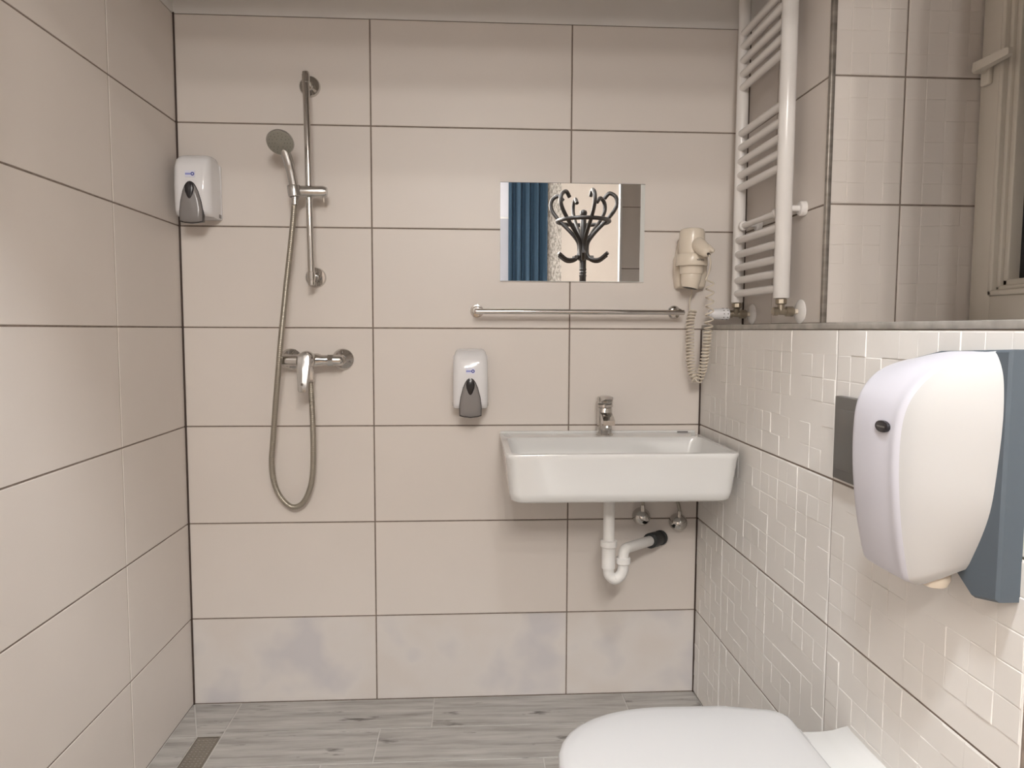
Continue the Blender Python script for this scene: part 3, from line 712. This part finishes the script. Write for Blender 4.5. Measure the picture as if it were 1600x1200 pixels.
yc = -1.1675
pd = thing('paper_dispenser', (XR, yc, .80), 'large white and lavender paper towel dispenser above the toilet', 'dispenser')
def sect(z, d, hb, hw, lift, ft):
    """cross-section: d depth, hb half width of the front, hw half width at the wall (near side), ft far-side drop"""
    pts = [(hw, .012), (hw, .15 * d + .010), (hw - (hw - hb) * .20, .42 * d), (hw - (hw - hb) * .48, .68 * d), (hw - (hw - hb) * .76, .88 * d), (hb, .975 * d), (hb - .010, d * 1.02), (hb - .022, d * 1.0), (hb * .3, d * 1.03)]
    far = [(.060, .012), (.062, .15 * d + .010), (.064, .42 * d), (.0655, .68 * d), (.0645, .86 * d), (.058, .97 * d), (.050, d * 1.01), (.038, d * 1.02), (.018, d * 1.03)]
    out = []
    for s, seq in ((-1, pts), (1, far[::-1])):
        for h_, dd in seq: out.append(Vector((XR - dd, yc + s * h_, z + lift * (1 - min(1, dd / max(d, .01))) - (ft * (h_ + .06) / .12 if s == 1 else 0))))
    return out
prof = [(.800, .080, .060, .108, .062, 0), (.806, .091, .063, .112, .062, 0), (.815, .094, .064, .115, .058, 0), (.86, .105, .066, .130, .035, 0), (.92, .114, .0675, .147, .012, 0), (.97, .118, .0675, .152, 0, 0), (1.02, .1185, .0685, .1575, 0, .001), (1.055, .116, .072, .1600, 0, .003), (1.082, .108, .079, .1600, -.001, .006), (1.108, .092, .090, .1600, -.002, .010), (1.126, .072, .103, .159, -.003, .014), (1.138, .048, .120, .157, -.003, .018), (1.145, .025, .138, .154, -.001, .019)]
rings = [sect(*p) for p in prof]
n = len(rings[0]); half = n // 2
V, Fc = loft_vf(rings)
side = lambda f: all((i % n) <= 5 for i in f) or all((i % n) >= n - 6 for i in f)
def sub(keep):
    fs = [f for f in Fc if keep(f)]; idx = sorted({i for f in fs for i in f}); mp_ = {a: b for b, a in enumerate(idx)}
    return [V[i] for i in idx], [[mp_[i] for i in f] for f in fs]
nearf = lambda f: len(f) == 4 and all((i % n) <= 5 for i in f)
farf = lambda f: False
a, b_ = sub(lambda f: not nearf(f) and not farf(f)); cv = mesh('cover', a, b_, 'lavender', pd, smooth=True, angle=60)
a, b_ = sub(nearf); s1_ = mesh('side_panel', a, b_, 'gloss_white', pd, smooth=True, angle=60); s1_['label'] = 'glossy white side panel'
for o in (cv, s1_):
    md = o.modifiers.new('sub', 'SUBSURF'); md.levels = md.render_levels = 2; md.boundary_smooth = 'PRESERVE_CORNERS'
def bp(y, z, x): return Vector((x, y, z))
hwb = .1615
poly = [(yc - hwb, 1.146), (yc - .02, 1.140), (yc + .058, 1.124), (yc + .058, .845), (yc - .055, .845), (yc - hwb + .045, .803), (yc - hwb, .803 + .010)]
loft('back_housing', [[bp(y, z, XR - .0005) for y, z in poly], [bp(y, z, XR - .028) for y, z in poly], [bp(yc + (y - yc) * .98, .97 + (z - .97) * .98, XR - .032) for y, z in poly]], 'blue_grey', pd, angle=30)
lathe('paper_outlet', (XR - .046, yc - .056, .838), (0, 0, -1), [(0, .020), (.028, .021), (.038, .017), (.042, .008)], 'beige_plastic', pd, seg=20)
lc = Vector((XR - .1225, yc - .033, 1.030))
ov = [[lc + Vector((xo_, .0165 * s_ * math.cos(a), .0088 * s_ * math.sin(a))) for a in (2 * PI * k / 24 for k in range(24))] for xo_, s_ in ((.012, 1), (-.0002, 1), (-.0012, .9))]
lo_ = loft('logo_badge', ov, 'black_plastic', pd)
box('logo_line', (lc.x - .0016, lc.y - .010, lc.z - .0012), (lc.x - .0010, lc.y + .010, lc.z + .0012), 'dark_grey', lo_)

TYc = -1.032
to = thing('toilet', (XR, TYc, 0), 'white wall-hung toilet with closed lid at the half wall', 'toilet')
def dshape(x_tip, x_back, hw, z, rc=.04, xm=None, hb=None, n1=18, n2=5):
    """D outline: round tip at x_tip, back edge at x_back with rounded corners"""
    xm = xm if xm is not None else x_tip + .235; hb = hb if hb is not None else hw * .88; out = []
    for k in range(n1 + 1):
        a = PI / 2 + PI * k / n1; cc, ss = math.cos(a), math.sin(a)
        e = .92
        out.append(Vector((xm + (xm - x_tip) * math.copysign(abs(cc) ** e, cc), TYc + hw * math.copysign(abs(ss) ** e, ss), z)))
    mid = .5 * (xm + x_back)
    out.append(Vector((mid, TYc - (hw * .985 if hb < hw else hw), z)))
    for k in range(n2 + 1):
        a = -PI / 2 + PI / 2 * k / n2; out.append(Vector((x_back - rc + rc * math.cos(a), TYc - hb + rc + rc * math.sin(a), z)))
    for k in range(n2 + 1):
        a = PI / 2 * k / n2; out.append(Vector((x_back - rc + rc * math.cos(a), TYc + hb - rc + rc * math.sin(a), z)))
    out.append(Vector((mid, TYc + (hw * .985 if hb < hw else hw), z)))
    return out
def shrink(r, q, z):
    c = Vector((1.26, TYc, 0)); out = []
    for v in r:
        d = Vector((v.x, v.y, 0)) - c; L = d.length; p = c + d * (max(L - q, .0) / L); out.append(Vector((p.x, p.y, z)))
    return out
LDZ = .405
L0 = dshape(1.014, 1.482, .182, LDZ)
loft('lid', [shrink(L0, .006, LDZ), shrink(L0, .001, LDZ + .004), shrink(L0, 0, LDZ + .010), shrink(L0, .003, LDZ + .016), shrink(L0, .010, LDZ + .0195), shrink(L0, .028, LDZ + .022), shrink(L0, .06, LDZ + .0235), shrink(L0, .12, LDZ + .0245)], 'wc_plastic', to, angle=60)
S0 = dshape(1.018, 1.480, .180, .386)
loft('seat', [shrink(S0, .006, .386), shrink(S0, 0, .390), shrink(S0, 0, .399), shrink(S0, .004, .4035)], 'wc_plastic', to, angle=60)
B0 = dshape(1.028, XR - .002, .172, .384, rc=.02, hb=.115)
bowl = []
for z, q in ((.385, .004), (.382, 0), (.34, .004), (.27, .03), (.20, .07), (.14, .115), (.10, .16)):
    c = Vector((1.30 + (.385 - z) * .55, TYc, 0)); rr = []
    for v in B0:
        back = max(0, (v.x - 1.40) / .18)
        d = Vector((v.x, v.y, 0)) - c; L = d.length; p = c + d * (max(L - q * (1 - .9 * back), .02) / L); rr.append(Vector((min(p.x, XR - .002), p.y, z)))
    bowl.append(rr)
loft('bowl', bowl, 'ceramic', to, angle=60)
# raised rear deck between hinges and wall
dk = lambda x0, x1, h, z: rrect(x0, x1, TYc - h, TYc + h, z, .012, 4)
pf = [(1.44, .384), (1.44, .398), (1.446, .402), (1.535, .402), (1.556, .404), (1.572, .409), (XR + .0014, .412), (XR + .0014, .384)]
loft('rear_deck', [[Vector((x, TYc + y, .384 + (z - .384) * q)) for x, z in pf] for y, q in ((-.114, .3), (-.112, .9), (-.108, 1), (.108, 1), (.112, .9), (.114, .3))], 'ceramic', to, angle=60)
for s in (-1, 1): cyl('hinge', (1.478, TYc + s * .075 - .02, .408), (1.478, TYc + s * .075 + .02, .408), .011, 'wc_plastic', to, seg=16, edge=.002)

# ------------------------------------------------------------------ floor drain
DL = -1.05
fd = thing('floor_drain', ((DRX0 + DRX1) / 2, DRY0, 0), 'perforated steel shower drain channel along the left wall', 'drain')
mesh('drain_well', *box_vf((DRX0, DL, -.012), (DRX1, DRY0, -.0045)), 'hole', fd)
for x0_, x1_, y0_, y1_ in ((DRX0, DRX0 + .003, DL, DRY0), (DRX1 - .003, DRX1, DL, DRY0), (DRX0 + .003, DRX1 - .003, DRY0 - .003, DRY0), (DRX0 + .003, DRX1 - .003, DL, DL + .003)):
    box('drain_frame', (x0_, y0_, -.006), (x1_, y1_, .0008), 'steel', fd)
gx0, gx1, gy1 = DRX0 + .0045, DRX1 - .0045, DRY0 - .005
bars = []; ncol = 5; pit = (gx1 - gx0) / ncol
for i in range(ncol + 1):
    w = .0032; x = gx0 + i * pit; bars.append(box_vf((max(gx0, x - w), DL + .004, -.003), (min(gx1, x + w), gy1, 0)))
k = 0
while gy1 - k * pit > DL + .01:
    y = gy1 - k * pit; w = .0032; bars.append(box_vf((gx0, y - 2 * w + (.0 if k else 0), -.0031), (gx1, y, -.0001))); k += 1
V, Fc = join(*bars); mesh('grate', V, Fc, 'steel', fd)

# ------------------------------------------------------------------ things seen in the mirror
CX, CY = 1.612, -2.6
cs = thing('coat_stand', (CX, CY, 0), 'dark bentwood coat stand reflected in the mirror', 'coat stand')
lathe('post', (CX, CY, .28), (0, 0, 1), [(0, .02), (.02, .026), (.3, .024), (.9, .022), (1.24, .022), (1.25, .025), (1.262, .021), (1.27, .025), (1.282, .021), (1.29, .025), (1.30, .022), (1.50, .022), (1.62, .020), (1.64, .012)], 'wood_dark', cs, seg=18)
lathe('finial', (CX, CY, 1.915), (0, 0, 1), [(0, .010), (.008, .010), (.014, .022), (.028, .026), (.042, .021), (.050, .006)], 'wood_dark', cs, seg=18)
RZc = 1.888; rg = [Vector((CX + .172 * math.cos(2 * PI * k / 40), CY + .172 * math.sin(2 * PI * k / 40), RZc)) for k in range(41)]
tube('hoop', rg, .0135, 'wood_dark', cs, 10)
for k in range(6):
    a = math.radians(200 + 60 * k); d = Vector((math.cos(a), math.sin(a), 0)); c = Vector((CX, CY, 0)); up = Vector((0, 0, 1))
    pr = [(.070, 1.648), (.035, 1.655), (.026, 1.70), (.035, 1.755), (.085, 1.82), (.165, 1.90), (.218, 1.975), (.215, 2.035), (.172, 2.062), (.138, 2.030)]
    tube('hook_arm', catmull([c + d * r + up * z for r, z in pr], 6), .0135, 'wood_dark', cs, 10)
    a += math.radians(18); d = Vector((math.cos(a), math.sin(a), 0))
    tube('lower_hook', catmull([c + d * r + up * z for r, z in ((.022, 1.76), (.026, 1.69), (.055, 1.642), (.12, 1.632), (.185, 1.672))], 6), .0125, 'wood_dark', cs, 10)
for k in range(4):
    a = math.radians(45 + 90 * k); d = Vector((math.cos(a), math.sin(a), 0)); c = Vector((CX, CY, 0)); up = Vector((0, 0, 1))
    tube('foot', catmull([c + d * .02 + up * .5, c + d * .05 + up * .34, c + d * .16 + up * .16, c + d * .26 + up * .012], 6), .013, 'wood_dark', cs, 10)
# curtain
cu_ = thing('curtain', (1.4, RY + .14, .03), 'blue curtain in deep folds reflected in the mirror', 'curtain')
NX = 90; V, Fc = [], []
def cpt(i, z, off):
    t = i / NX; sway = .012 * (2.8 - z)
    x = 1.262 + (1.676 - 1.262) * t; y = RY + .14 + .052 * math.sin(t * 2 * PI * 4.3 + .6) + .016 * math.sin(t * 2 * PI * 9 + z)
    return Vector((x - sway * .1, y + off, z))
for off in (0, .004):
    for z in (.03, .8, 1.6, 2.2, 2.84):
        for i in range(NX + 1): V.append(cpt(i, z, off))
W_ = NX + 1
for s in range(2):
    for r in range(4):
        for i in range(NX): q = s * 5 * W_ + r * W_ + i; Fc.append([q, q + 1, q + W_ + 1, q + W_])
for r in range(4):
    for i in (0, NX): q = r * W_ + i; Fc.append([q, q + W_, q + W_ + 5 * W_, q + 5 * W_])
mesh('cloth', V, Fc, 'curtain', cu_, smooth=True, angle=80)
tag(cyl('curtain_rail', (.1, RY + .14, 2.86), (1.76, RY + .14, 2.86), .012, 'white_paint', org=(.1, RY + .14, 2.86)), 'white curtain rail above the blue curtain', 'rail')
for x in (.15, 1.74): cyl('rail_bracket', (x, RY + .001, 2.86), (x, RY + .13, 2.86), .008, 'white_paint', bpy.data.objects['curtain_rail'])
